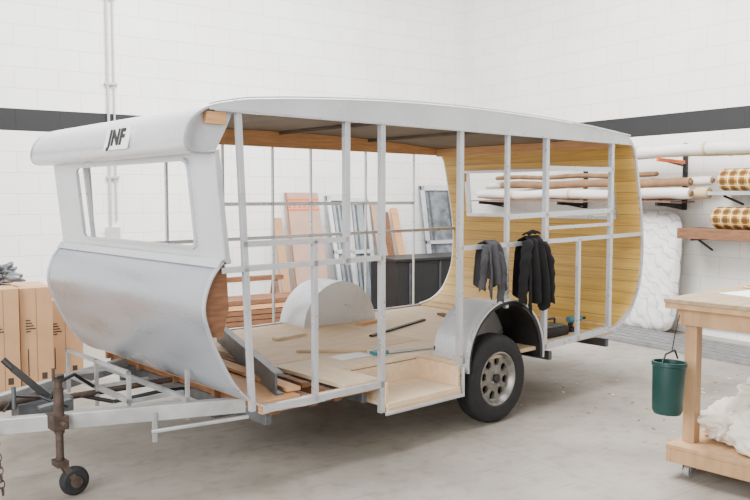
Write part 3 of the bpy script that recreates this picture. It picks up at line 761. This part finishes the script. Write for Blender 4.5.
leanboard('patterned_glass_door', 7.25, 7.85, 1.75, .04, .4, 'glass_d', fr4(7.25, 7.85, 1.75))
m = Mb('black_crate'); m.bx(5.9, 7.3, 8.25, 8.85, 0, .74, 'black'); m.bx(5.87, 7.33, 8.22, 8.88, .74, .78, 'black')
for x in (6.1, 6.6, 7.1): m.bx(x, x+.03, 8.235, 8.25, .03, .74, 'jgrey')
m.build(origin=(6.6, 8.5, 0), bevel=.01)
m = Mb('timber_stack')
for i, (z, dx, k) in enumerate(((0, 0, 'timber_d'), (.06, .1, 'timber'), (.12, -.05, 'timber_d'), (.18, .12, 'timber_d'), (.24, 0, 'timber_d'), (.30, .1, 'timber'), (.36, .02, 'timber_d'))):
    for j in range(3): m.bx(3.2+dx, 5.0+dx, 8.2+j*.16, 8.33+j*.16, z, z+.05, k)
m.build(origin=(4.1, 8.4, 0))
m = Mb('workshop_trestle')
for x in (3.4, 4.6):
    m.beam((x, 8.95, 0), (x, 9.12, .52), .05, .05, 'timber_d'); m.beam((x, 9.30, 0), (x, 9.14, .52), .05, .05, 'timber_d')
m.bx(3.3, 4.7, 9.08, 9.18, .52, .58, 'timber_d'); m.bx(3.4, 4.6, 8.98, 9.02, .25, .30, 'timber_d')
m.build(origin=(4.0, 9.1, 0))

# ---------------------------------------------------------------- cardboard boxes at left
def box(x0, x1, y0, y1, H, pr=True):
    m = Mb('cardboard_box'); m.bx(x0, x1, y0, y1, 0.0, H, 'card')
    m.bx(x0+.002, x1-.002, (y0+y1)/2-.025, (y0+y1)/2+.025, H-.001, H+.002, 'roll_t')
    m.bx((x0+x1)/2-.002, (x0+x1)/2+.002, y0-.002, y0, 0.01, H-.01, 'card_d')
    if pr:
        for i in range(5): m.bx(x0+.04, x0+.04+.012*(3+(i*7) % 4), y0-.002, y0, H*.6+.022*i, H*.6+.022*i+.010, 'ink')
        m.bx(x1-.09, x1-.05, y0-.002, y0, H*.16, H*.22, 'ink'); m.bx(x0+.05, x0+.058, y0-.002, y0, H*.2, H*.45, 'ink')
    m.build(origin=((x0+x1)/2, (y0+y1)/2, 0), bevel=.006)
box(.10, .60, 6.45, 7.0, .86); box(.62, .86, 6.50, 7.05, .88); box(.88, 1.10, 6.52, 7.05, .88); box(1.12, 1.36, 6.6, 7.10, .87); box(1.38, 1.66, 6.9, 7.4, .72)
b = blob('crumpled_bag', (1.0, 6.85, .955), (.12, .10, .08), 'greym', 21, .9); b.build(origin=(1.0, 6.85, .9), smooth=60)

# ---------------------------------------------------------------- light + camera
w = bpy.data.worlds.new('World'); bpy.context.scene.world = w; w.use_nodes = True
w.node_tree.nodes['Background'].inputs[0].default_value = (1.0, .995, .985, 1); w.node_tree.nodes['Background'].inputs[1].default_value = .85
def area(name, loc, target, sx, sy, e, col=(1, 1, 1)):
    l = bpy.data.lights.new(name, 'AREA'); l.shape = 'RECTANGLE'; l.size = sx; l.size_y = sy; l.energy = e; l.color = col
    o = bpy.data.objects.new(name, l); bpy.context.collection.objects.link(o); o.location = loc
    o.rotation_euler = (Vector(target)-Vector(loc)).to_track_quat('-Z', 'Y').to_euler()
area('ceiling_light', (3.6, 5.2, 5.7), (3.8, 5.6, 0), 4.5, 3.5, 1400)
area('side_fill_light', (-3, 1.0, 3.0), (4, 6, 1.5), 3.5, 3.5, 620, (1, .99, .97))  # added side fill to brighten the walls; no actual door behind it
cam = bpy.data.cameras.new('camera'); co = bpy.data.objects.new('camera', cam); bpy.context.collection.objects.link(co)
cam.lens = 36*790/750; cam.sensor_width = 36; co.location = (0, 0, 1.58)
co.rotation_euler = (math.radians(90-3.84), 0, math.radians(56-90))
bpy.context.scene.camera = co
